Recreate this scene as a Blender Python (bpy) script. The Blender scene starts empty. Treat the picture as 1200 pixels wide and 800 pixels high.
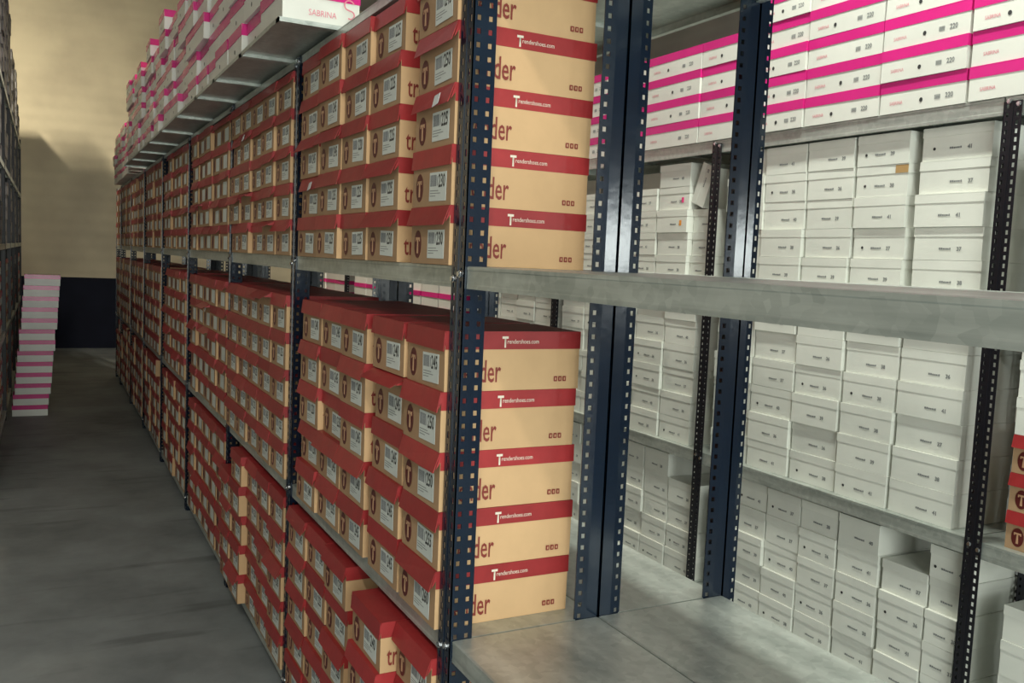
import bpy, math, random
from mathutils import Matrix, Vector
random.seed(7)
SC = bpy.context.scene
COL = SC.collection

# ------------------------------------------------------------------ camera
cam = bpy.data.cameras.new('camera')
cam.sensor_width = 36.0
cam.lens = 1050.5 / 1200 * 36.0
cam.clip_start = 0.05
cam_o = bpy.data.objects.new('camera', cam)
COL.objects.link(cam_o)
_r = Vector((0.88706, -0.45955, 0.04393))
_f = Vector((0.46164, 0.88261, -0.08880))
_u = _r.cross(_f)
cam_o.matrix_world = Matrix(((_r.x, _u.x, -_f.x, -0.832), (_r.y, _u.y, -_f.y, -1.824),
                             (_r.z, _u.z, -_f.z, 1.745), (0, 0, 0, 1)))
SC.camera = cam_o
SC.view_settings.view_transform = 'Standard'
SC.view_settings.look = 'None'
SC.view_settings.gamma = 1.0
SC.view_settings.use_curve_mapping = False
SC.view_settings.exposure = 0.0

# ------------------------------------------------------------------ world and assumed daylight fill
W = bpy.data.worlds.new('world'); SC.world = W; W.use_nodes = True
W.node_tree.nodes['Background'].inputs[0].default_value = (0.80, 0.88, 1.0, 1)
W.node_tree.nodes['Background'].inputs[1].default_value = 0.35

def area_light(name, loc, size, energy, color, aim, parent=None):
    l = bpy.data.lights.new(name, 'AREA')
    l.shape = 'RECTANGLE'; l.size, l.size_y = size
    l.energy = energy; l.color = color
    o = bpy.data.objects.new(name, l); COL.objects.link(o)
    o.rotation_euler = Vector(aim).to_track_quat('-Z', 'Y').to_euler()
    o.location = loc
    if parent: o.parent = parent
    return o

DOOR_FILL = area_light('assumed_doorway_fill', (-0.5, -4.22, 1.75), (3.1, 3.0), 235, (0.94, 1.0, 0.93), (0, 1, 0.0))  # unseen doorway assumed behind the camera, added as a large fill light
for wx_ in (3.2, 4.6):
    area_light('assumed_window_glint', (wx_, -4.22, 1.90), (0.66, 0.42), 22, (0.92, 1.0, 0.97), (0, 1, 0.0))  # unseen windows assumed here, sized and placed to put glints on the uprights
# unseen lamps, assumed to hang from the ceiling: position, power, colour
LAMPS = [((1.40, 0.4, 4.6), 105, (0.95, 1.0, 0.90)),
         ((1.50, 6.5, 4.9), 260, (1.0, 0.93, 0.78)),
         ((-2.7, 10.6, 5.2), 350, (1.0, 0.90, 0.68)),
         ((-2.7, 3.5, 5.2), 18, (1.0, 0.90, 0.74)),
         ((-1.7, -2.9, 4.6), 80, (1.0, 0.95, 0.86))]  # last lamp is unseen, added to brighten the near box fronts

# ------------------------------------------------------------------ materials
MATS = {}
def mat(name, color, rough=0.6, metal=0.0, var=0.0, noise=None, bump=None, spec=0.5, emit=None, stretch=(1, 1, 1), ramp=None):
    """var: per-object brightness spread; noise: (scale, amount); bump: (scale, strength)"""
    m = bpy.data.materials.new(name); m.use_nodes = True
    nt = m.node_tree; N = nt.nodes; Lk = nt.links
    b = N['Principled BSDF']
    b.inputs['Base Color'].default_value = (*color, 1)
    b.inputs['Roughness'].default_value = rough
    b.inputs['Metallic'].default_value = metal
    b.inputs['Specular IOR Level'].default_value = spec
    if emit:
        b.inputs['Emission Color'].default_value = (*color, 1); b.inputs['Emission Strength'].default_value = emit
    last = None
    if noise or bump:
        tc = N.new('ShaderNodeTexCoord'); mp = N.new('ShaderNodeMapping')
        mp.inputs['Scale'].default_value = stretch
        Lk.new(tc.outputs['Object'], mp.inputs['Vector'])
        if var:
            oi0 = N.new('ShaderNodeObjectInfo')
            mu = N.new('ShaderNodeMath'); mu.operation = 'MULTIPLY'; mu.inputs[1].default_value = 37.0
            Lk.new(oi0.outputs['Random'], mu.inputs[0])
            Lk.new(mu.outputs[0], mp.inputs['Location'])
    if noise:
        nz = N.new('ShaderNodeTexNoise'); nz.inputs['Scale'].default_value = noise[0]
        nz.inputs['Detail'].default_value = 5; nz.inputs['Roughness'].default_value = 0.62
        Lk.new(mp.outputs[0], nz.inputs['Vector'])
        mr = N.new('ShaderNodeMapRange')
        mr.inputs['From Min'].default_value = 0.25; mr.inputs['From Max'].default_value = 0.75
        mr.inputs['To Min'].default_value = 1 - noise[1]; mr.inputs['To Max'].default_value = 1 + noise[1]
        Lk.new(nz.outputs['Fac'], mr.inputs['Value'])
        last = mr.outputs[0]
    if var:
        oi = N.new('ShaderNodeObjectInfo')
        mr2 = N.new('ShaderNodeMapRange')
        mr2.inputs['To Min'].default_value = 1 - var; mr2.inputs['To Max'].default_value = 1 + var
        Lk.new(oi.outputs['Random'], mr2.inputs['Value'])
        if last:
            mm = N.new('ShaderNodeMath'); mm.operation = 'MULTIPLY'
            Lk.new(last, mm.inputs[0]); Lk.new(mr2.outputs[0], mm.inputs[1]); last = mm.outputs[0]
        else:
            last = mr2.outputs[0]
    if last:
        vm = N.new('ShaderNodeVectorMath'); vm.operation = 'SCALE'
        vm.inputs[0].default_value = color
        Lk.new(last, vm.inputs['Scale']); Lk.new(vm.outputs[0], b.inputs['Base Color'])
    if bump:
        nb = N.new('ShaderNodeTexNoise'); nb.inputs['Scale'].default_value = bump[0]; nb.inputs['Detail'].default_value = 4
        Lk.new(mp.outputs[0], nb.inputs['Vector'])
        bp = N.new('ShaderNodeBump'); bp.inputs['Strength'].default_value = bump[1]; bp.inputs['Distance'].default_value = 0.004
        Lk.new(nb.outputs['Fac'], bp.inputs['Height']); Lk.new(bp.outputs[0], b.inputs['Normal'])
    MATS[name] = m
    return m

mat('tan_card', (0.60, 0.388, 0.205), 0.65, var=0.08, noise=(9, 0.06), bump=(25, 0.12), spec=0.3)
mat('kraft_board', (0.42, 0.265, 0.15), 0.7, var=0.08, noise=(12, 0.08), bump=(25, 0.12), spec=0.25)
mat('red_card', (0.34, 0.028, 0.030), 0.42, var=0.12, noise=(16, 0.14), bump=(30, 0.15), spec=0.4)
mat('badge_brown', (0.10, 0.012, 0.010), 0.5)
mat('label_white', (0.66, 0.70, 0.66), 0.4, var=0.05, noise=(30, 0.03))
mat('ink_black', (0.02, 0.02, 0.022), 0.5)
mat('ink_grey', (0.22, 0.23, 0.23), 0.5)
mat('ink_red', (0.22, 0.028, 0.018), 0.55)
mat('print_cream', (0.78, 0.70, 0.58), 0.5)
mat('print_tan', (0.52, 0.30, 0.17), 0.5)
mat('white_card', (0.76, 0.77, 0.70), 0.45, var=0.05, noise=(6, 0.05), bump=(20, 0.10), spec=0.4)
mat('white_gloss', (0.72, 0.72, 0.66), 0.32, var=0.05, noise=(6, 0.04), bump=(14, 0.10))
mat('pink_gloss', (0.64, 0.020, 0.21), 0.24, var=0.10, noise=(5, 0.08), bump=(12, 0.12))
mat('pink_ink', (0.70, 0.22, 0.28), 0.5)
mat('hole_dark', (0.03, 0.03, 0.03), 0.7)
mat('tape_clear', (0.75, 0.77, 0.78), 0.12)
mat('kraft_tape', (0.45, 0.28, 0.12), 0.3)
mat('sticker_pink', (0.9, 0.05, 0.25), 0.5)
mat('sticker_orange', (0.9, 0.35, 0.05), 0.5)
mat('navy_paint', (0.0035, 0.011, 0.026), 0.17, noise=(12, 0.2), bump=(40, 0.08), spec=0.7)
mat('black_paint', (0.006, 0.006, 0.010), 0.4, noise=(12, 0.2), spec=0.5)
mat('bolt_steel', (0.75, 0.78, 0.80), 0.22, metal=1.0)
mat('grey_card', (0.13, 0.125, 0.13), 0.5, var=0.3, noise=(8, 0.1))
mat('grey_lid', (0.05, 0.047, 0.05), 0.5, var=0.3)
mat('lamp_white', (0.8, 0.8, 0.8), 0.4)
mat('lamp_tube', (1.0, 0.97, 0.9), 0.4, emit=4.0)

def galvanised():
    m = bpy.data.materials.new('galvanised_steel'); m.use_nodes = True
    nt = m.node_tree; N = nt.nodes; Lk = nt.links; b = N['Principled BSDF']
    tc = N.new('ShaderNodeTexCoord'); geo = N.new('ShaderNodeNewGeometry')
    mp = N.new('ShaderNodeMapping'); mp.inputs['Scale'].default_value = (5, 1.2, 14)
    Lk.new(geo.outputs['Position'], mp.inputs['Vector'])
    n1 = N.new('ShaderNodeTexNoise'); n1.inputs['Scale'].default_value = 3.0; n1.inputs['Detail'].default_value = 6
    Lk.new(mp.outputs[0], n1.inputs['Vector'])
    v = N.new('ShaderNodeTexVoronoi'); v.inputs['Scale'].default_value = 55
    Lk.new(geo.outputs['Position'], v.inputs['Vector'])
    mx = N.new('ShaderNodeMath'); mx.operation = 'MULTIPLY_ADD'
    sep = N.new('ShaderNodeSeparateColor'); Lk.new(v.outputs['Color'], sep.inputs[0])
    mx.inputs[1].default_value = 0.16; Lk.new(sep.outputs[0], mx.inputs[0]); Lk.new(n1.outputs['Fac'], mx.inputs[2])
    cr = N.new('ShaderNodeValToRGB')
    cr.color_ramp.elements[0].position = 0.25; cr.color_ramp.elements[0].color = (0.30, 0.335, 0.31, 1)
    cr.color_ramp.elements[1].position = 0.85; cr.color_ramp.elements[1].color = (0.62, 0.66, 0.61, 1)
    Lk.new(mx.outputs[0], cr.inputs[0]); Lk.new(cr.outputs[0], b.inputs['Base Color'])
    b.inputs['Metallic'].default_value = 0.55
    mr = N.new('ShaderNodeMapRange'); mr.inputs['To Min'].default_value = 0.26; mr.inputs['To Max'].default_value = 0.5
    Lk.new(n1.outputs['Fac'], mr.inputs['Value']); Lk.new(mr.outputs[0], b.inputs['Roughness'])
    MATS['galvanised'] = m
galvanised()

def concrete():
    m = bpy.data.materials.new('concrete_floor'); m.use_nodes = True
    nt = m.node_tree; N = nt.nodes; Lk = nt.links; b = N['Principled BSDF']
    geo = N.new('ShaderNodeNewGeometry')
    n1 = N.new('ShaderNodeTexNoise'); n1.inputs['Scale'].default_value = 1.1; n1.inputs['Detail'].default_value = 7; n1.inputs['Roughness'].default_value = 0.65
    Lk.new(geo.outputs['Position'], n1.inputs['Vector'])
    mp = N.new('ShaderNodeMapping'); mp.inputs['Scale'].default_value = (0.7, 5.0, 1); mp.inputs['Rotation'].default_value = (0, 0, math.radians(-28))
    Lk.new(geo.outputs['Position'], mp.inputs['Vector'])
    n2 = N.new('ShaderNodeTexNoise'); n2.inputs['Scale'].default_value = 1.6; n2.inputs['Detail'].default_value = 5
    Lk.new(mp.outputs[0], n2.inputs['Vector'])
    cr = N.new('ShaderNodeValToRGB')
    cr.color_ramp.elements[0].position = 0.32; cr.color_ramp.elements[0].color = (0.150, 0.164, 0.166, 1)
    cr.color_ramp.elements[1].position = 0.68; cr.color_ramp.elements[1].color = (0.30, 0.328, 0.332, 1)
    Lk.new(n1.outputs['Fac'], cr.inputs[0])
    cr2 = N.new('ShaderNodeValToRGB')      # dark scuffs and tyre marks
    cr2.color_ramp.elements[0].position = 0.30; cr2.color_ramp.elements[0].color = (0.35, 0.35, 0.35, 1)
    cr2.color_ramp.elements[1].position = 0.42; cr2.color_ramp.elements[1].color = (1, 1, 1, 1)
    Lk.new(n2.outputs['Fac'], cr2.inputs[0])
    mx = N.new('ShaderNodeMix'); mx.data_type = 'RGBA'; mx.blend_type = 'MULTIPLY'; mx.inputs[0].default_value = 0.5
    Lk.new(cr.outputs[0], mx.inputs[6]); Lk.new(cr2.outputs[0], mx.inputs[7])
    Lk.new(mx.outputs[2], b.inputs['Base Color'])
    b.inputs['Roughness'].default_value = 0.62
    bp = N.new('ShaderNodeBump'); bp.inputs['Strength'].default_value = 0.15; bp.inputs['Distance'].default_value = 0.01
    Lk.new(n1.outputs['Fac'], bp.inputs['Height']); Lk.new(bp.outputs[0], b.inputs['Normal'])
    MATS['concrete'] = m
concrete()

def plaster(name, base, dark):
    m = bpy.data.materials.new(name); m.use_nodes = True
    nt = m.node_tree; N = nt.nodes; Lk = nt.links; b = N['Principled BSDF']
    geo = N.new('ShaderNodeNewGeometry')
    n1 = N.new('ShaderNodeTexNoise'); n1.inputs['Scale'].default_value = 1.3; n1.inputs['Detail'].default_value = 8
    Lk.new(geo.outputs['Position'], n1.inputs['Vector'])
    cr = N.new('ShaderNodeValToRGB')
    cr.color_ramp.elements[0].position = 0.25; cr.color_ramp.elements[0].color = (*dark, 1)
    cr.color_ramp.elements[1].position = 0.6; cr.color_ramp.elements[1].color = (*base, 1)
    Lk.new(n1.outputs['Fac'], cr.inputs[0]); Lk.new(cr.outputs[0], b.inputs['Base Color'])
    wv = N.new('ShaderNodeTexWave'); wv.bands_direction = 'Z'; wv.inputs['Scale'].default_value = 1.55
    wv.inputs['Distortion'].default_value = 0.4
    Lk.new(geo.outputs['Position'], wv.inputs['Vector'])
    ad = N.new('ShaderNodeMath'); ad.operation = 'ADD'
    Lk.new(wv.outputs['Fac'], ad.inputs[0]); Lk.new(n1.outputs['Fac'], ad.inputs[1])
    bp = N.new('ShaderNodeBump'); bp.inputs['Strength'].default_value = 0.35; bp.inputs['Distance'].default_value = 0.02
    Lk.new(ad.outputs[0], bp.inputs['Height']); Lk.new(bp.outputs[0], b.inputs['Normal'])
    b.inputs['Roughness'].default_value = 0.85
    MATS[name] = m
plaster('cream_wall', (0.62, 0.55, 0.40), (0.48, 0.42, 0.31))
plaster('grey_wall', (0.42, 0.41, 0.38), (0.33, 0.32, 0.30))
plaster('roof_sheet', (0.40, 0.40, 0.39), (0.34, 0.34, 0.33))
mat('dado_paint', (0.010, 0.012, 0.024), 0.7, noise=(3, 0.2), spec=0.15)

# ------------------------------------------------------------------ mesh helpers
class MB:
    def __init__(self): self.v = []; self.f = []; self.m = []
    def hexa(self, c, mi=0):
        n = len(self.v); self.v += [tuple(p) for p in c]
        for q in ((0, 3, 2, 1), (4, 5, 6, 7), (0, 1, 5, 4), (1, 2, 6, 5), (2, 3, 7, 6), (3, 0, 4, 7)):
            self.f.append(tuple(n + i for i in q)); self.m.append(mi)
    def box(self, x0, x1, y0, y1, z0, z1, mi=0, j=0.0):
        c = [(x0, y0, z0), (x1, y0, z0), (x1, y1, z0), (x0, y1, z0), (x0, y0, z1), (x1, y0, z1), (x1, y1, z1), (x0, y1, z1)]
        if j: c = [(a + random.uniform(-j, j), b + random.uniform(-j, j), d) for a, b, d in c]
        self.hexa(c, mi)
    def prism(self, pts, axis, a, b, mi=0):
        """polygon pts (2D, ccw) extruded along axis from a to b"""
        def P(p, t):
            return {'x': (t, p[0], p[1]), 'y': (p[0], t, p[1]), 'z': (p[0], p[1], t)}[axis]
        n = len(self.v); k = len(pts)
        self.v += [P(p, a) for p in pts] + [P(p, b) for p in pts]
        self.f.append(tuple(n + k - 1 - i for i in range(k))); self.m.append(mi)
        self.f.append(tuple(n + k + i for i in range(k))); self.m.append(mi)
        for i in range(k):
            i2 = (i + 1) % k
            self.f.append((n + i, n + i2, n + k + i2, n + k + i)); self.m.append(mi)
    def mesh(self, name, *mats):
        me = bpy.data.meshes.new(name); me.from_pydata(self.v, [], self.f)
        for q in mats: me.materials.append(MATS[q])
        if len(mats) > 1: me.polygons.foreach_set('material_index', self.m)
        me.validate(); me.update()
        import bmesh
        bm = bmesh.new(); bm.from_mesh(me); bmesh.ops.recalc_face_normals(bm, faces=bm.faces); bm.to_mesh(me); bm.free()
        return me

def link(name, me, parent=None, loc=(0, 0, 0), rot=(0, 0, 0)):
    o = bpy.data.objects.new(name, me); COL.objects.link(o)
    o.location = loc; o.rotation_euler = rot
    if parent: o.parent = parent
    return o
def tag(o, label=None, cat=None, group=None, kind=None):
    if label: o['label'] = label
    if cat: o['category'] = cat
    if group: o['group'] = group
    if kind: o['kind'] = kind
    return o

_txt = {}
def text_mesh(s, size, sx, face, material, bold=0.0, align='LEFT'):
    """flat lettering; face '-x': reads towards -y; face '-y': reads towards +x. origin = baseline start (or centre)."""
    key = (s, size, sx, face, material, bold, align)
    if key in _txt: return _txt[key]
    cu = bpy.data.curves.new('lettering', 'FONT'); cu.body = s; cu.size = size; cu.resolution_u = 2
    cu.offset = bold; cu.align_x = align
    o = bpy.data.objects.new('lettering', cu); COL.objects.link(o)
    me = bpy.data.meshes.new_from_object(o)
    bpy.data.objects.remove(o); bpy.data.curves.remove(cu)
    for v in me.vertices:
        x, y = v.co.x * sx, v.co.y
        v.co = (0, -x, y) if face == '-x' else (x, 0, y)
    me.materials.clear(); me.materials.append(MATS[material]); me.name = 'lettering'
    _txt[key] = me
    return me

ORD = ['zero', 'one', 'two', 'three', 'four', 'five', 'six', 'seven', 'eight', 'nine', 'ten', 'eleven', 'twelve', 'thirteen', 'fourteen', 'fifteen', 'sixteen', 'seventeen', 'eighteen', 'nineteen', 'twenty', 'twenty-one', 'twenty-two', 'twenty-three']

# ------------------------------------------------------------------ the building
def struct(name, x0, x1, y0, y1, z0, z1, m):
    b = MB(); b.box(x0, x1, y0, y1, z0, z1)
    return tag(link(name, b.mesh(name, m)), kind='structure')
RX0, RX1, RY0, RY1, RZ = -6.0, 8.0, -4.3, 14.6, 6.2
struct('floor', RX0, RX1, RY0, RY1, -0.1, 0.0, 'concrete')
struct('ceiling', RX0, RX1, RY0, RY1, RZ, RZ + 0.1, 'roof_sheet')
struct('wall_end', RX0, RX1, RY1, RY1 + 0.15, -0.1, RZ + 0.1, 'cream_wall')
struct('wall_left', RX0 - 0.15, RX0, RY0 - 0.15, RY1 + 0.15, -0.1, RZ + 0.1, 'grey_wall')
struct('wall_right', RX1, RX1 + 0.15, RY0 - 0.15, RY1 + 0.15, -0.1, RZ + 0.1, 'grey_wall')
b = MB()  # unseen back wall; doorway and window openings assumed for the added lights
b.box(RX0, -2.1, RY0 - 0.15, RY0, -0.1, RZ + 0.1); b.box(2.75, 2.8, RY0 - 0.15, RY0, 1.66, 2.20); b.box(1.1, 2.75, RY0 - 0.15, RY0, -0.1, RZ + 0.1); b.box(-2.1, 1.1, RY0 - 0.15, RY0, 3.4, RZ + 0.1)
b.box(5.25, RX1, RY0 - 0.15, RY0, -0.1, RZ + 0.1); b.box(3.6, 4.2, RY0 - 0.15, RY0, 1.66, 2.20); b.box(5.0, 5.25, RY0 - 0.15, RY0, 1.66, 2.20); b.box(2.75, 5.25, RY0 - 0.15, RY0, -0.1, 1.66); b.box(2.75, 5.25, RY0 - 0.15, RY0, 2.20, RZ + 0.1)
tag(link('wall_back', b.mesh('wall_back', 'grey_wall')), kind='structure')
struct('trim_1', RX0, RX1, RY1 - 0.012, RY1, 0, 1.17, 'dado_paint')

# ------------------------------------------------------------------ slotted-angle racks
def strip(b, fn, w, H, cols, hw, hh, pitch, z0=0.0, t=0.0025):
    """perforated flange: fn(u0,u1,z0,z1) adds a solid rectangle; cols = hole column centres"""
    u = 0.0
    for c in cols:
        fn(u, c - hw / 2, 0, H)
        z = 0.0; k = 0
        while True:
            zc = 0.03 + k * pitch
            if zc + hh / 2 > H: break
            fn(c - hw / 2, c + hw / 2, z, zc - hh / 2); z = zc + hh / 2; k += 1
        fn(c - hw / 2, c + hw / 2, z, H)
        u = c + hw / 2
    fn(u, w, 0, H)
_up = {}
def upright_mesh(sx, sy, H, m, wx=0.056, wy=0.068, two=True):
    key = (sx, sy, H, m, wx, wy, two)
    if key in _up: return _up[key]
    b = MB(); t = 0.0025
    def fy(u0, u1, z0, z1):
        a, c = sorted((0, sx * t)); d, e = sorted((sy * u0, sy * u1)); b.box(a, c, d, e, z0, z1)
    def fx(u0, u1, z0, z1):
        def off(u): return max(0.0, u - wx * 0.52) * 0.16 * (0 if two else 1)
        p0, p1 = off(u0), off(u1)
        for ua, ub in (((u0, wx * 0.52), (wx * 0.52, u1)) if u0 < wx * 0.52 < u1 else ((u0, u1),)):
            q = [(sx * ua, off(ua)), (sx * ub, off(ub)), (sx * ub, off(ub) + sy * t), (sx * ua, off(ua) + sy * t)]
            b.hexa([(x, y, z0) for x, y in q] + [(x, y, z1) for x, y in q])
    strip(b, fy, wy, H, (wy * 0.22, wy * 0.78), 0.010, 0.0155, 0.0291)
    strip(b, fx, wx, H, (wx * 0.24, wx * 0.74) if two else (wx * 0.80,), 0.0095, 0.0115, 0.0291)
    # pressed stiffening rib down the middle of the wide flange
    x0 = 0; x1 = -sx * 0.002
    d, e = sorted((sy * wy * 0.46, sy * wy * 0.54)); p, q = sorted((x0, x1)); b.box(p, q, d, e, 0, H)
    _up[key] = b.mesh('upright', m); return _up[key]
def bolt_mesh():
    b = MB(); r = 0.0068
    hexp = [(r * math.cos(math.radians(60 * i)), r * math.sin(math.radians(60 * i))) for i in range(6)]
    b.prism(hexp, 'x', -0.0075, -0.002)
    r2 = 0.0085
    b.prism([(r2 * math.cos(math.radians(36 * i)), r2 * math.sin(math.radians(36 * i))) for i in range(10)], 'x', -0.0028, 0.0)
    return b.mesh('bolt', 'bolt_steel')
BOLT = bolt_mesh()
_sh = {}
def shelf_meshes(depth, length, lip):
    key = (round(depth, 3), round(length, 3), lip)
    if key in _sh: return _sh[key]
    b = MB(); t = 0.002
    b.box(0, depth, 0, length, -t, 0)                    # top sheet
    b.box(0, depth, 0, t, -lip * 0.8, -t); b.box(0, depth, length - t, length, -lip * 0.8, -t)
    for k in (1, 2):                                      # stiffening folds underneath
        y = length * k / 3; b.box(0.01, depth - 0.01, y - 0.02, y + 0.02, -0.014, -t)
    top = b.mesh('shelf', 'galvanised')
    def profile(sgn):
        # lip with a pressed groove and a small return at the foot
        P = [(0, 0), (0.0055, -0.0012), (0.0055, -lip * 0.16), (0.0045, -lip * 0.20), (0.0045, -lip * 0.78), (0.0052, -lip * 0.84),
             (0.0052, -lip), (-0.012, -lip), (-0.012, -lip + 0.002), (0.0018, -lip + 0.002), (0.0018, -0.002), (0.0, -0.002)]
        return [(-sgn * x, z) for x, z in P]
    bf = MB(); bf.prism(profile(1), 'y', 0, length)
    bb = MB(); bb.prism([(depth + x, z) for x, z in profile(-1)], 'y', 0, length)
    _sh[key] = (top, bf.mesh('front_lip', 'galvanised'), bb.mesh('rear_lip', 'galvanised'))
    return _sh[key]

def rack(name, label, xf, xb, ys, levels, H, m, front=(1, 1), back=(-1, 1), lip=0.05, skip=(), bolts=True, two=(True, False), wx=(0.056, 0.066), outer=0):
    root = bpy.data.objects.new(name, None); COL.objects.link(root); root.location = (xf, ys[0], 0)
    tag(root, label, 'shelving')
    for i, y in enumerate(ys):
        link('upright', upright_mesh(front[0], front[1], H, m, wx[0], two=two[0]), root, (-0.006 if two[0] else 0, y - ys[0], 0))
        link('upright', upright_mesh(back[0], back[1], H, m, wx[1], two=two[1]), root, (xb - xf, y - ys[0], 0))
        if outer: link('upright', upright_mesh(1, back[1], H, m, outer, two=two[1]), root, (xb - xf + 0.0012, y - ys[0], 0))
        fb = MB(); fb.box(0.0, 0.06, -0.01, 0.092, 0, 0.004) ; 
        if i == 0: foot = fb.mesh('foot_plate', m)
        link('foot_plate', foot, root, (0, y - ys[0], 0))
        if bolts:
            for z in levels:
                yy = y - ys[0] + front[1] * 0.02
                link('bolt', BOLT, root, (-0.0055, yy, z - 0.018))
                link('bolt', BOLT, root, (-0.0055, yy + front[1] * 0.036, z - 0.030))
    for i in range(len(ys) - 1):
        for z in levels:
            if (i, z) in skip: continue
            L = ys[i + 1] - ys[i] - 0.006
            s, fl, rl = shelf_meshes(xb - xf - 0.012, L, 0.028 if z == 2.46 else lip)
            o = link('shelf', s, root, (0.006, ys[i] - ys[0] + 0.0045, z))
            link('front_lip', fl, o); link('rear_lip', rl, o)
    return root

Y1 = [-1.52, 0.0, 1.521, 2.828, 4.336, 5.819, 7.30, 8.77, 10.24, 11.0]
LV = (0.10, 0.866, 1.73, 2.46)
rack('shelving_rack', 'navy slotted-angle rack holding the tan red-lidded shoe boxes along the aisle', 0.0, 0.3985, Y1, LV, 2.458, 'navy_paint')
rack('shelving_rack', 'empty navy slotted-angle rack standing back to back behind the tan shoe boxes', 0.4015, 0.80, Y1[:7], LV, 2.458, 'navy_paint', front=(1, 1), back=(-1, 1), two=(False, False), wx=(0.066, 0.062), bolts=False, outer=0.046)
Y3 = [-1.32, 0.235, 1.785, 3.33, 4.88, 6.43, 7.98, 9.53]
L3 = (0.10, 0.815, 1.695, 2.393)
rack('shelving_rack', 'black slotted-angle rack loaded with white shoe boxes beyond the empty shelves', 2.15, 2.56, Y3, L3, 2.375, 'black_paint', front=(1, -1), lip=0.062)
YL = [5.0, 6.5, 8.0, 9.5, 11.0, 12.5, 14.35]
LL = (0.10, 0.866, 1.70, 2.45, 3.2)

# opposite rack faces the aisle with its front at x = -1.15 (shelves run towards -x)
rack('shelving_rack', 'dark rack of grey and tan shoe boxes on the opposite side of the aisle', -1.58, -1.17, YL, LL, 3.3, 'black_paint', front=(1, 1), back=(-1, 1), bolts=False)

# ------------------------------------------------------------------ tan shoe boxes with red hinged lids
TL, TW, TH = 0.362, 0.237, 0.1345
def tan_body(k):
    b = MB(); b.box(0, TL, -TW / 2, TW / 2, 0, TH - 0.004, j=0.0012); b.m[5] = 1      # the label end is bare kraft board
    return b.mesh('shoe_box', 'tan_card', 'kraft_board')
def tan_lid(tilt, drop=0.045, side=0.041, trim=0.0):
    b = MB(); w = TW / 2 + 0.0018; t = 0.0018
    b.box(-0.002 if not trim else 0.0, TL + 0.002, -w, w, TH - 0.0045, TH - 0.0005)
    b.box(0.0, TL + 0.002, -w, -w + t, TH - side, TH - 0.004, j=0.0004)
    b.box(0.0, TL + 0.002, w - t, w, TH - side, TH - 0.004, j=0.0004)
    b.box(TL, TL + 0.002, -w, w, TH - side, TH - 0.004)
    d1 = random.uniform(0.75, 1.25) * tilt; d2 = random.uniform(0.75, 1.25) * tilt
    zl = TH - drop
    wn = -w + trim
    b.hexa([(-0.002 - d1, wn, zl), (-0.0002 - d1, wn, zl), (-0.0002 - d2, w, zl), (-0.002 - d2, w, zl),
            (-0.003, wn, TH - 0.0008), (-0.0005, wn, TH - 0.0008), (-0.0005, w, TH - 0.0008), (-0.003, w, TH - 0.0008)])
    # gusset folded behind the flap at the near side
    b.hexa([(-d1 * 0.7, wn, zl + 0.006), (0.001, wn, TH - 0.02), (0.001, wn + t, TH - 0.02), (-d1 * 0.7, wn + t, zl + 0.006),
            (-0.001, wn, TH - 0.003), (0.001, wn, TH - 0.003), (0.001, wn + t, TH - 0.003), (-0.001, wn + t, TH - 0.003)])
    return b.mesh('lid', 'red_card')
TB = [tan_body(k) for k in range(5)]
TLD = [tan_lid(t) for t in (0.004, 0.008, 0.012, 0.016, 0.022, 0.010)]
TLD_OPEN = tan_lid(0.055, 0.026)
def ellipse(name, a, c, m, n=20, t=0.0005):
    b = MB(); b.prism([(a * math.cos(2 * math.pi * i / n), c * math.sin(2 * math.pi * i / n)) for i in range(n)], 'x', -t, 0)
    return b.mesh(name, m)
BADGE = ellipse('brand_badge', 0.0225, 0.0335, 'badge_brown')
b = MB(); t = 0.0006   # the T in the badge: cap with serifs, stem with a swelling foot
b.box(-t, 0, -0.0125, 0.0125, 0.0105, 0.0165); b.box(-t, 0, -0.0135, -0.0095, 0.0070, 0.0165); b.box(-t, 0, 0.0095, 0.0135, 0.0070, 0.0165)
b.hexa([(-t, -0.0045, -0.022), (0, -0.0045, -0.022), (0, 0.0045, -0.022), (-t, 0.0045, -0.022), (-t, -0.0025, 0.0105), (0, -0.0025, 0.0105), (0, 0.0025, 0.0105), (-t, 0.0025, 0.0105)])
BADGE_T = b.mesh('badge_letter', 'print_tan')
b = MB(); b.box(-0.0005, 0, -0.0505, 0.0505, -0.033, 0.033); LABEL = b.mesh('size_label', 'label_white')
b = MB(); y = 0.0; rr = random.Random(3)
while y < 0.036:
    w = rr.choice((0.0008, 0.0012, 0.002)); b.box(-0.0003, 0, -y - w, -y, 0, 0.026); y += w + rr.choice((0.0009, 0.0014))
BARCODE = b.mesh('barcode', 'ink_grey')
b = MB()
for k, ww in enumerate((0.05, 0.062, 0.034)): b.box(-0.0003, 0, -ww, 0, -k * 0.006, -k * 0.006 + 0.0016)
b.box(-0.0003, 0, -0.046, -0.042, 0.012, 0.034)
FINE = b.mesh('fine_print', 'ink_grey')
b = MB()
for k in range(3):   # social icons: three rounded squares, the last open
    x = k * 0.0125
    b.prism([(x + 0.001, 0), (x + 0.0085, 0), (x + 0.0095, 0.001), (x + 0.0095, 0.011), (x + 0.0085, 0.012), (x + 0.001, 0.012), (x, 0.011), (x, 0.001)], 'y', -0.0004, 0)
ICONS = b.mesh('social_icons', 'ink_red')
b = MB()
for k in range(3): b.box(k * 0.0125 + 0.003, k * 0.0125 + 0.0065, -0.0002, 0, 0.003, 0.009)
ICON_IN = b.mesh('icon_symbol', 'print_tan')
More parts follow.
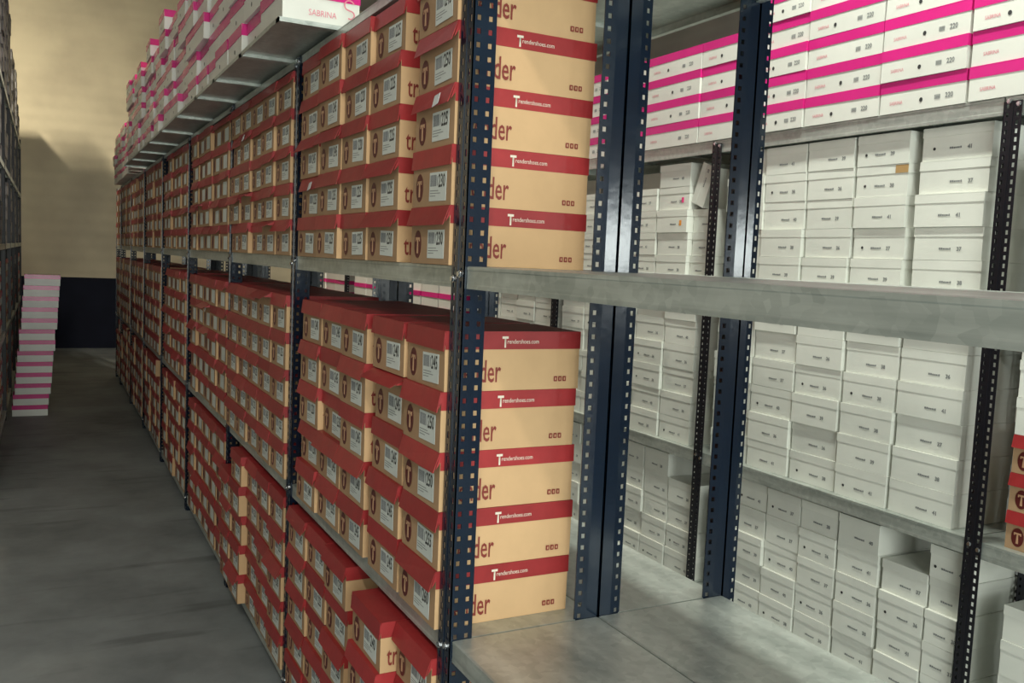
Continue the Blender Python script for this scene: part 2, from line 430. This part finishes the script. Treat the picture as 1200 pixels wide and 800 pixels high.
b = MB(); b.hexa([(-0.0008, -0.016, -0.012), (0, -0.016, -0.012), (0, 0.014, -0.018), (-0.0008, 0.014, -0.018), (-0.0008, -0.012, 0.014), (0, -0.012, 0.014), (0, 0.018, 0.010), (-0.0008, 0.018, 0.010)])
TAPE = b.mesh('tape', 'tape_clear')

def tan_box(x, y, z, rz=0.0, size='240', lid=None, detail=2, side=False, label='', group='tan shoe boxes on the long rack', h=TH):
    o = link('tan_shoe_box', random.choice(TB), None, (x, y, z), (0, 0, rz)); o.scale = (1, 1, h / TH)
    tag(o, label, 'shoe box', group)
    link('lid', lid or random.choice(TLD), o); LAST[0] = o
    if detail >= 1:
        dy, dz = random.uniform(-0.003, 0.003), random.uniform(-0.002, 0.002)
        bd = link('brand_badge', BADGE, o, (-0.0014, 0.074 + dy, 0.046))
        lb = link('size_label', LABEL, o, (-0.0014, -0.040 + dy, 0.046 + dz), (random.uniform(-0.03, 0.03), 0, 0))
        if detail >= 2:
            link('badge_letter', BADGE_T, bd, (-0.0006, 0, 0))
            link('barcode', BARCODE, lb, (-0.0006, 0.045, 0.001))
            link('size_number', text_mesh(size, 0.042, 0.62, '-x', 'ink_black', 0.0009), lb, (-0.0007, -0.004, -0.001))
            link('fine_print', FINE, lb, (-0.0006, 0.045, -0.010))
    if side:
        link('side_lettering', text_mesh('trender', 0.072, 0.57, '-y', 'ink_red', 0.0006), o, (0.018, -TW / 2 - 0.0022, 0.020))
    if side == 'full':
        link('lid_initial', text_mesh('T', 0.034, 0.75, '-y', 'print_cream', 0.0012), o, (0.146, -TW / 2 - 0.0026, TH - 0.036))
        link('lid_lettering', text_mesh('rendershoes.com', 0.0145, 0.85, '-y', 'print_cream'), o, (0.159, -TW / 2 - 0.0026, TH - 0.028))
        ic = link('social_icons', ICONS, o, (0.292, -TW / 2 - 0.0022, 0.018))
        link('icon_symbol', ICON_IN, ic, (0, -0.0006, 0))
    return o

LAST = [None]
def tan_label(size, row, col, shelf, bay):
    return 'tan shoe box marked %s, row %s, column %s, %s shelf, bay %s past empty bay' % (size, ORD[row], ORD[col], shelf, ORD[bay])
SHELFNAME = {0.10: 'bottom', 0.866: 'middle', 1.73: 'upper'}
# size marks read from the near columns (bottom row first)
KNOWN = {(0.866, 0): ['260', '255', '250', '250', '245'], (0.866, 1): ['245', '245', '245', '245', '240'], (0.866, 2): ['245', '240', '245', '240', '240'],
         (1.73, 0): ['230', '230', '225', '250', '245'], (1.73, 1): ['250', '225', '225', '225', '225'], (1.73, 2): ['225', '225', '220', '220', '225'],
         (0.10, 1): ['240', '240', '245', '240', '240']}
COLS1 = {1.73: [0.191, 0.548, 0.795, 1.040, 1.307], 0.866: [0.191, 0.450, 0.738, 0.985, 1.231], 0.10: [0.191, 0.437, 0.868, 1.114, 1.360]}
def bay_cols(i):
    y0, y1 = Y1[i], Y1[i + 1]
    n = int((y1 - y0 - 0.075) / 0.2455)
    s = y0 + 0.0725 + TW / 2
    return [s + k * 0.2455 for k in range(n)]
SPARE = []      # tan boxes past the individual ones: (x, y, z, h)
N_IND = 0
for i in range(1, len(Y1) - 1):
    for z0 in (1.73, 0.866, 0.10):
        cols = COLS1[z0] if i == 1 else bay_cols(i)
        for c, y in enumerate(cols):
            rows = 5
            h = {1.73: 0.137, 0.866: 0.1425, 0.10: 0.1390}[z0]
            if z0 == 0.10 and i == 2 and c == len(cols) - 1: rows = 4
            if i > 3 and random.random() < 0.12: rows -= 1
            col_x = (-0.010 + random.uniform(-0.010, 0.004)) if c else random.uniform(-0.016, -0.008)
            if z0 == 0.10 and i == 1 and c == 1: col_x = -0.060
            if z0 == 0.10 and i == 2 and c >= 3: col_x = -0.035
            ind = i <= 3 or (i == 4 and z0 != 0.10)
            for r in range(rows):
                x = col_x + (random.uniform(-0.008, 0.006) if c else random.uniform(-0.003, 0.004)); rz = random.uniform(-0.004, 0.004) if c else random.uniform(-0.003, 0.003)
                z = z0 + r * h + 0.0005
                if ind and N_IND < 310:
                    size = KNOWN.get((z0, c), [None] * 9)[r] if i == 1 and (z0, c) in KNOWN else None
                    size = size or random.choice(('220', '225', '230', '235', '240', '245'))
                    lid = None
                    if (i, z0, c, r) in ((1, 0.866, 1, 3),): lid = TLD_OPEN
                    if i in (2, 3) and c and random.random() < 0.05: lid = TLD_OPEN
                    det = 2 if i <= 2 else 1
                    if i > 2: size = None
                    sd = 'full' if (i == 1 and c == 0) else (True if i == 1 or (i == 2 and c == 0) else False)
                    lab = (tan_label(size, r + 1, c + 1, SHELFNAME[z0], i) if size else
                           'tan shoe box, row %s, column %s, %s shelf, bay %s past empty bay' % (ORD[r + 1], ORD[c + 1], SHELFNAME[z0], ORD[i]))
                    tan_box(x, y + random.uniform(-0.0006, 0.0006), z, rz, size or '240', lid, det, sd, lab, h=h)
                    if (i, z0, c, r) in ((1, 1.73, 0, 2), (1, 1.73, 4, 1), (2, 1.73, 3, 3), (3, 0.866, 2, 3)):
                        tb = LAST[0]
                        link('tape', TAPE, tb, (-0.021, -0.06, TH - 0.032), (0, 0.30, 0))
                    N_IND += 1
                else:
                    SPARE.append((x, y, z, h, 0))

# the rest of the tan boxes, far down both sides of the aisle, as one object
fb = MB()
def far_box(b, x, y, z, h, flip):
    s = -1 if flip else 1
    w = TW / 2
    def X(a, c): return sorted((x + s * a, x + s * c))
    a, c = X(0, TL); b.box(a, c, y - w, y + w, z, z + h * 0.97, 0); b.m[-3 if flip else -1] = 4
    a, c = X(-0.002, TL); b.box(a, c, y - w - 0.001, y + w + 0.001, z + h * 0.965, z + h * 0.995, 1)
    tl = random.uniform(0.0, 0.006)
    q = [(x + s * (-0.002 - tl), y - w, z + h * 0.68), (x + s * (0 - tl), y - w, z + h * 0.68), (x + s * (0 - tl), y + w, z + h * 0.68), (x + s * (-0.002 - tl), y + w, z + h * 0.68),
         (x + s * -0.003, y - w, z + h * 0.99), (x + s * -0.001, y - w, z + h * 0.99), (x + s * -0.001, y + w, z + h * 0.99), (x + s * -0.003, y + w, z + h * 0.99)]
    b.hexa(q, 1)
    a, c = X(-0.001, 0.001); b.box(a, c, y - w - 0.001, y + w + 0.001, z + h * 0.7, z + h * 0.97, 1)
    a, c = X(-0.0018, -0.0003)
    ly = y - s * 0.04
    b.box(a, c, ly - 0.05, ly + 0.05, z + h * 0.10, z + h * 0.58, 2)
    by = y + s * 0.074
    b.box(a, c, by - 0.02, by + 0.02, z + h * 0.12, z + h * 0.58, 3)
for s in SPARE: far_box(fb, *s)
for i in range(1, len(YL) - 1):
    n = int((YL[i + 1] - YL[i] - 0.10) / 0.2465)
    for k in range(n):
        y = YL[i] + 0.075 + TW / 2 + k * 0.2465
        for z0 in (0.10, 0.866):
            for r in range(5):
                far_box(fb, -1.195 + random.uniform(-0.01, 0.005), y, z0 + r * 0.1345 + 0.0008, 0.1345, 1)
tag(link('far_shoe_boxes', fb.mesh('far_shoe_boxes', 'tan_card', 'red_card', 'label_white', 'badge_brown', 'kraft_board')),
    'distant tan shoe boxes with red lids filling far shelves on both sides of the aisle', 'shoe boxes', None, 'stuff')

# ------------------------------------------------------------------ white shoe boxes
_wb = {}
def white_meshes(w, h, l=0.325):
    key = (w, h)
    if key in _wb: return _wb[key]
    out = []
    for k in range(3):
        b = MB(); b.box(0, l, -w / 2, w / 2, 0, h - 0.003, j=0.001)
        bl = MB(); ww = w / 2 + 0.0018; t = 0.0016; s = 0.036
        bl.box(-0.0022, l + 0.002, -ww, ww, h - 0.0035, h - 0.0005)
        bl.box(-0.0022, -0.0004, -ww, ww, h - s, h - 0.003, j=0.0004)
        bl.box(l, l + 0.002, -ww, ww, h - s, h - 0.003)
        bl.box(0, l, -ww, -ww + t, h - s, h - 0.003); bl.box(0, l, ww - t, ww, h - s, h - 0.003)
        out.append((b.mesh('shoe_box', 'white_card'), bl.mesh('lid', 'white_card')))
    _wb[key] = out
    return out
b = MB(); rr = random.Random(5); y = 0
while y < 0.05:
    w = rr.choice((0.003, 0.005, 0.007)); b.box(-0.0003, 0, -y - w, -y, 0, rr.choice((0.006, 0.0075))); y += w + 0.0015
WPRINT = b.mesh('model_print', 'ink_grey')
WHOLE = ellipse('finger_hole', 0.006, 0.006, 'hole_dark', 10, 0.0003)
def white_box(x, y, z, w, h, rz=0, label='', group='white shoe boxes on the black rack', hole=None, rot=None, pr=True, st=None):
    bm_, lm = random.choice(white_meshes(w, h))
    o = link('white_shoe_box', bm_, None, (x, y, z), rot or (0, 0, rz))
    tag(o, label, 'shoe box', group)
    link('lid', lm, o)
    if st:
        link('sticker', st, o, (-0.0016, -w * 0.30, 0.05))
    if 'row four, column two, upper shelf, black rack bay facing' in label:
        link('paper_patch', PATCH, o, (-0.0026, -w * 0.38, h - 0.020))
    if pr:
        yy = random.uniform(-0.012, 0.02)
        link('model_print', WPRINT, o, (-0.0015, yy + 0.02, 0.040))
        link('size_number', text_mesh(random.choice(('36', '37', '38', '39', '40', '41')), 0.021, 0.95, '-x', 'ink_grey', 0.0008), o, (-0.0015, yy - 0.055, 0.036))
    if hole if hole is not None else random.random() < 0.22:
        link('finger_hole', WHOLE, o, (-0.0015, w * 0.32, 0.045))
    return o
BAY3 = {0: 'bay holding tan boxes', 1: 'bay facing empty shelves', 2: 'second bay', 3: 'third bay', 4: 'fourth bay', 5: 'fifth bay', 6: 'sixth bay'}
SH3 = {0.10: 'bottom', 0.815: 'middle', 1.695: 'upper', 2.393: 'top'}
FX = 2.185
b = MB(); b.box(-0.0006, 0, -0.009, 0.009, -0.014, 0.014)
b2 = MB(); b2.box(-0.0006, 0, -0.030, 0.030, -0.016, 0.016)
PATCH = b2.mesh('paper_patch', 'kraft_tape')
STK = {(2, 1.695, 0, 3): b.mesh('sticker', 'sticker_pink'), (2, 1.695, 0, 2): b.mesh('sticker', 'sticker_orange')}
def white_col(bay, z0, c, y, w, h, rows, x=FX):
    for r in range(rows):
        lab = 'white shoe box, row %s, column %s, %s shelf, black rack %s' % (ORD[r + 1], ORD[c + 1], SH3[z0], BAY3[bay])
        white_box(x + random.uniform(-0.008, 0.010), y + random.uniform(-0.002, 0.002), z0 + r * h + 0.0005, w - 0.009, h - 0.0005, random.uniform(-0.003, 0.003), lab, st=STK.get((bay, z0, c, r)))
# bay facing the empty shelves
up_y = [0.445, 0.765, 1.037, 1.305, 1.565]
for c, y in enumerate(up_y): white_col(1, 1.695, c, y, 0.262 if c else 0.30, 0.126, 5)
mid_y = [0.462, 0.752, 1.030, 1.305, 1.580]
for c, y in enumerate(mid_y): white_col(1, 0.815, c, y, 0.27 if c else 0.292, 0.1315, 6)
low_y = [0.328, 0.508, 0.737, 0.960, 1.178, 1.395, 1.585]
for c, y in enumerate(low_y):
    white_col(1, 0.10, c, y, 0.140 if c == 0 else (0.216 if c < 6 else 0.165), 0.128, 4 if c in (1, 6) else 5)
# bay with the leaning box
for c in range(4): white_col(2, 1.695, c, 2.13 + c * 0.275, 0.27, 0.122, 4 if c else 5)
for c in range(5): white_col(2, 0.815, c, 2.015 + c * 0.272, 0.268, 0.1315, 6)
for c in range(6): white_col(2, 0.10, c, 1.92 + c * 0.225, 0.222, 0.128, 5 if c else 4)
for c in range(5): white_col(3, 0.815, c, 3.485 + c * 0.272, 0.268, 0.1315, 6)
# column beside the open end of the black rack
white_col(0, 1.695, 0, -0.02, 0.265, 0.126, 4)
white_col(0, 0.10, 0, -0.02, 0.225, 0.128, 4)
for r in range(3):
    o = tan_box(FX, -0.01, 0.8155 + r * 0.135, 0.0, random.choice(('230', '235')), None, 2, False,
            'tan red-lidded shoe box on black rack middle shelf, row %s beside white boxes' % ORD[r + 1], 'tan shoe boxes on the black rack')
for r in range(3):
    lab = 'white lidded shoe box above the tan boxes on black rack, row %s' % ORD[r + 1]
    white_box(FX, -0.02, 0.8155 + 3 * 0.135 + r * 0.1315, 0.262, 0.131, 0, lab)
# leaning box at the near end of the second bay, upper shelf
white_col(2, 1.695, 5, 1.905, 0.18, 0.122, 3, 2.215)
white_box(2.20, 1.862, 1.695 + 3 * 0.122 + 0.1035, 0.215, 0.10, 0, 'white shoe box leaning on its edge beside the black upright', 'white shoe boxes on the black rack', False, (math.radians(-68), 0, 0))

# ------------------------------------------------------------------ pink-lidded shoe boxes
_pb = {}
def pink_meshes(w, h, l):
    key = (w, h, l)
    if key in _pb: return _pb[key]
    out = []
    for k in range(3):
        b = MB(); b.box(0, l, -w / 2, w / 2, 0, h - 0.003, j=0.001)
        bl = MB(); ww = w / 2 + 0.0018; t = 0.0016; s = 0.043
        bl.box(-0.0022, l + 0.002, -ww, ww, h - 0.0035, h - 0.0005)
        bl.box(-0.0022, -0.0004, -ww, ww, h - s, h - 0.003, j=0.0005)
        bl.box(l, l + 0.002, -ww, ww, h - s, h - 0.003)
        bl.box(0, l, -ww, -ww + t, h - s, h - 0.003); bl.box(0, l, ww - t, ww, h - s, h - 0.003)
        out.append((b.mesh('shoe_box', 'white_gloss'), bl.mesh('lid', 'pink_gloss')))
    _pb[key] = out
    return out
b = MB()
for k in range(9): b.box(-0.0003, 0, -k * 0.0028 - 0.0016, -k * 0.0028, 0, 0.017)
PBAR = b.mesh('barcode', 'ink_grey')
PHOLE = ellipse('finger_hole', 0.0075, 0.0085, 'hole_dark', 12, 0.0003)
# looped letter mark printed across the lid edge
b = MB(); prev = None
for k in range(25):
    a = -0.6 + k / 24 * 4.6
    rad = 0.016 * (1 if k < 13 else 0.8)
    cx, cz = (0.0, 0.016) if k < 13 else (0.004, -0.013)
    if k < 13: p = (cx + rad * math.cos(0.4 + k * 0.30), cz + rad * math.sin(0.4 + k * 0.30))
    else: p = (cx + rad * math.cos(1.57 - (k - 13) * 0.34), cz + rad * math.sin(1.57 - (k - 13) * 0.34))
    if prev:
        dx, dz = p[0] - prev[0], p[1] - prev[1]; L = math.hypot(dx, dz) or 1; nx, nz = -dz / L * 0.0022, dx / L * 0.0022
        b.hexa([(prev[0] - nx, -0.0004, prev[1] - nz), (p[0] - nx, -0.0004, p[1] - nz), (p[0] - nx, 0, p[1] - nz), (prev[0] - nx, 0, prev[1] - nz),
                (prev[0] + nx, -0.0004, prev[1] + nz), (p[0] + nx, -0.0004, p[1] + nz), (p[0] + nx, 0, p[1] + nz), (prev[0] + nx, 0, prev[1] + nz)])
    prev = p
SWIRL = b.mesh('letter_mark', 'pink_ink')
def pink_box(x, y, z, w, h, l, rz=0, label='', group='', detail=1, end=False):
    bm_, lm = random.choice(pink_meshes(w, h, l))
    o = link('pink_shoe_box', bm_, None, (x, y, z), (0, 0, rz))
    tag(o, label, 'shoe box', group)
    link('lid', lm, o)
    if detail >= 1 and random.random() < 0.8:
        link('finger_hole', PHOLE, o, (-0.0012, w * random.uniform(-0.02, 0.14), h * 0.30))
    if detail >= 2:
        link('barcode', PBAR, o, (-0.0012, -w * 0.16, 0.030))
        link('size_number', text_mesh('220', 0.026, 0.85, '-x', 'ink_grey', 0.0006), o, (-0.0012, -w * 0.28, 0.031))
        link('side_lettering', text_mesh('SABRINA', 0.019, 0.8, '-x', 'pink_ink'), o, (-0.0012, w * 0.38, 0.032))
    if end:
        link('end_lettering', text_mesh('SABRINA', 0.027, 0.85, '-y', 'pink_ink'), o, (l * 0.33, -w / 2 - 0.0012, 0.020))
        link('letter_mark', SWIRL, o, (l * 0.86, -w / 2 - 0.0026, 0.052))
    return o

# on the black rack
PK = 0.124
def pink_col(bay, c, y, w, rows, z0=2.393, x=2.14, det=2, h=PK):
    for r in range(rows):
        lab = 'pink-lidded shoe box, row %s, column %s, %s shelf, black rack %s' % (ORD[r + 1], ORD[c + 1], SH3[z0], BAY3[bay])
        pink_box(x + random.uniform(-0.006, 0.006), y, z0 + r * h + 0.0005, round(w - 0.009, 3), h - 0.0005, 0.25, random.uniform(-0.005, 0.005), lab, 'pink-lidded boxes on the black rack', det)
edges = [0.386, 0.773, 1.178, 1.50, 1.90, 2.37, 2.77, 3.17]
for c in range(len(edges) - 1):
    pink_col(1 if edges[c] < 1.5 else 2, c, (edges[c] + edges[c + 1]) / 2, edges[c + 1] - edges[c], 5 if c < 3 else 4)
pink_col(0, 0, 0.19, 0.38, 5)
for bay, y0 in ((4, 4.92), (5, 6.47), (6, 8.02)):
    for c in range(3): pink_col(bay, c, y0 + 0.19 + c * 0.40, 0.39, 6, 0.815, 2.165, 0, 0.126)

# on top of the long rack: deep galvanised decks overhang the aisle and carry the pink boxes
deck_y = [1.08, 1.70, 2.30, 2.83, 3.58, 4.33, 5.08, 5.82, 6.56, 7.30]
for i in range(len(deck_y) - 1):
    b = MB(); L = deck_y[i + 1] - deck_y[i] - 0.004; xw = 0.42
    b.box(0, xw, 0, L, 0.012, 0.014)
    b.box(0, xw, 0, 0.035, 0.0, 0.012); b.box(0, xw, L - 0.012, L, 0.0, 0.012); b.box(0, 0.004, 0, L, 0.0, 0.012)
    o = link('deck_panel', b.mesh('deck_panel', 'galvanised'), None, (-0.185, deck_y[i], 2.4612))
    tag(o, 'galvanised deck panel %s from the empty bay, jutting over the aisle under pink boxes' % ORD[i + 1], 'deck panel', 'deck panels on the rack top')
DZ = 2.4762
y = 1.082; c = 0
while y < 7.1:
    w = random.choice((0.30, 0.31, 0.33)) if c else 0.33
    rows = random.choice((5, 6)) if y < 6 else random.choice((4, 5, 6))
    for r in range(rows):
        x = -0.178 + random.uniform(-0.004, 0.035)
        if c == 0: x = -0.172
        ww = w - random.uniform(0.006, 0.014)
        wq = 0.29 if w < 0.305 else (0.30 if w < 0.32 else 0.32)
        pink_box(x, y + w / 2 + random.uniform(-0.002, 0.002), DZ + r * 0.119, wq, 0.118, 0.25, random.uniform(-0.012, 0.012) if c else 0,
                 'pink-lidded shoe box over the aisle on rack-top deck, row %s, column %s' % (ORD[r + 1], ORD[c + 1]), 'pink-lidded boxes on the rack-top deck', 1, c == 0)
    y += w; c += 1
# last towers of pink boxes at the far end of the rack top
c = 0
for yy in (7.50, 7.90, 8.30, 8.64, 8.98, 9.32, 9.70, 10.05):
    for r in range(6 if c == 0 else 5):
        pink_box(-0.12 + (0.03 if c else 0.0) + random.uniform(-0.015, 0.015), yy, 2.4605 + r * 0.109, 0.31, 0.108, 0.27, random.uniform(-0.03, 0.03),
                 'pink-lidded white shoe box in far rack-top tower, row %s, tower %s' % (ORD[r + 1], ORD[c + 1]), 'pink-lidded boxes in the far rack-top towers', 0)
    c += 1
# leaning stack on the floor of the aisle, ends turned to the near end of the aisle
for r in range(13):
    xx = -1.125 + 0.115 * (r / 12) ** 1.0 + random.uniform(-0.006, 0.006)
    o = pink_box(xx, 8.33, r * 0.1085 + 0.0003, 0.24, 0.108, 0.315, random.uniform(-0.01, 0.01),
             'pink-lidded white shoe box in the leaning floor stack, %s from the floor' % ORD[r + 1], 'stack of pink-lidded boxes on the floor', 0)

GT = -1
# ------------------------------------------------------------------ grey boxes towering on the opposite rack
b = MB(); b.box(-0.30, 0, -0.17, 0.17, 0, 0.118, j=0.003); GB = b.mesh('shoe_box', 'grey_card')
b = MB(); b.box(-0.302, 0.003, -0.172, 0.172, 0.085, 0.124); GL = b.mesh('lid', 'grey_lid')
for i in range(1, len(YL) - 1):
    n = int((YL[i + 1] - YL[i] - 0.10) / 0.355)
    for k in range(n):
        y = YL[i] + 0.10 + 0.17 + k * 0.355; GT += 1
        top = 4.35 if y < 11 else (4.15 if y < 13 else 3.8)
        for z0, z1, GS in ((1.70, 2.40, 'third'), (2.45, 3.15, 'fourth'), (3.2, top, 'top')):
            r = 0
            while z0 + (r + 1) * 0.125 < z1:
                o = link('grey_shoe_box', GB, None, (-1.178 + random.uniform(-0.02, 0.0), y, z0 + r * 0.125 + 0.0005), (0, 0, random.uniform(-0.01, 0.01)))
                tag(o, 'dark grey shoe box, row %s of tower %s, %s shelf of rack across the aisle' % (ORD[r + 1], ORD[GT + 1], GS), 'shoe box', 'grey boxes on the opposite rack')
                link('lid', GL, o); r += 1

# ------------------------------------------------------------------ lamps
WH = ['over the white-box aisle near the empty shelves', 'over the white-box aisle further down', 'beyond the grey boxes by the end wall', 'beyond the opposite rack at its near end', 'over the open floor, added to fill the near box fronts']
for i, (p, e, c) in enumerate(LAMPS):
    root = bpy.data.objects.new('assumed_hanging_lamp', None); COL.objects.link(root); root.location = p
    tag(root, 'assumed white twin-tube lamp hanging ' + WH[i], 'lamp', 'hanging tube lamps')
    b = MB(); b.prism([(-0.11, 0.0), (0.11, 0.0), (0.05, 0.06), (-0.05, 0.06)], 'y', -0.65, 0.65)
    link('lamp_housing', b.mesh('lamp_housing', 'lamp_white'), root, (0, 0, 0.03))
    for s in (-0.05, 0.05):
        b = MB(); b.prism([(s + 0.013 * math.cos(k * math.pi / 5), 0.013 * math.sin(k * math.pi / 5)) for k in range(10)], 'y', -0.6, 0.6)
        link('lamp_tube', b.mesh('lamp_tube', 'lamp_tube'), root, (0, 0, 0.012))
    for s in (-0.5, 0.5):
        zb = 0.09 + (0.40 * s if i == 2 else 0.0); ys_ = s * (0.93 if i == 2 else 1.0)
        b = MB(); b.box(-0.004, 0.004, ys_ - 0.004, ys_ + 0.004, zb, RZ - p[2]); rod = link('suspension_rod', b.mesh('suspension_rod', 'lamp_white'), root)
        if i == 2: rod.rotation_euler = (math.radians(-22), 0, 0)
    if i == 2: root.rotation_euler = (math.radians(22), 0, 0)      # turned to wash the end wall
    l = area_light('lamp_glow', (0, 0, -0.012), (0.2, 1.2), e, c, (0, 0, -1), root)
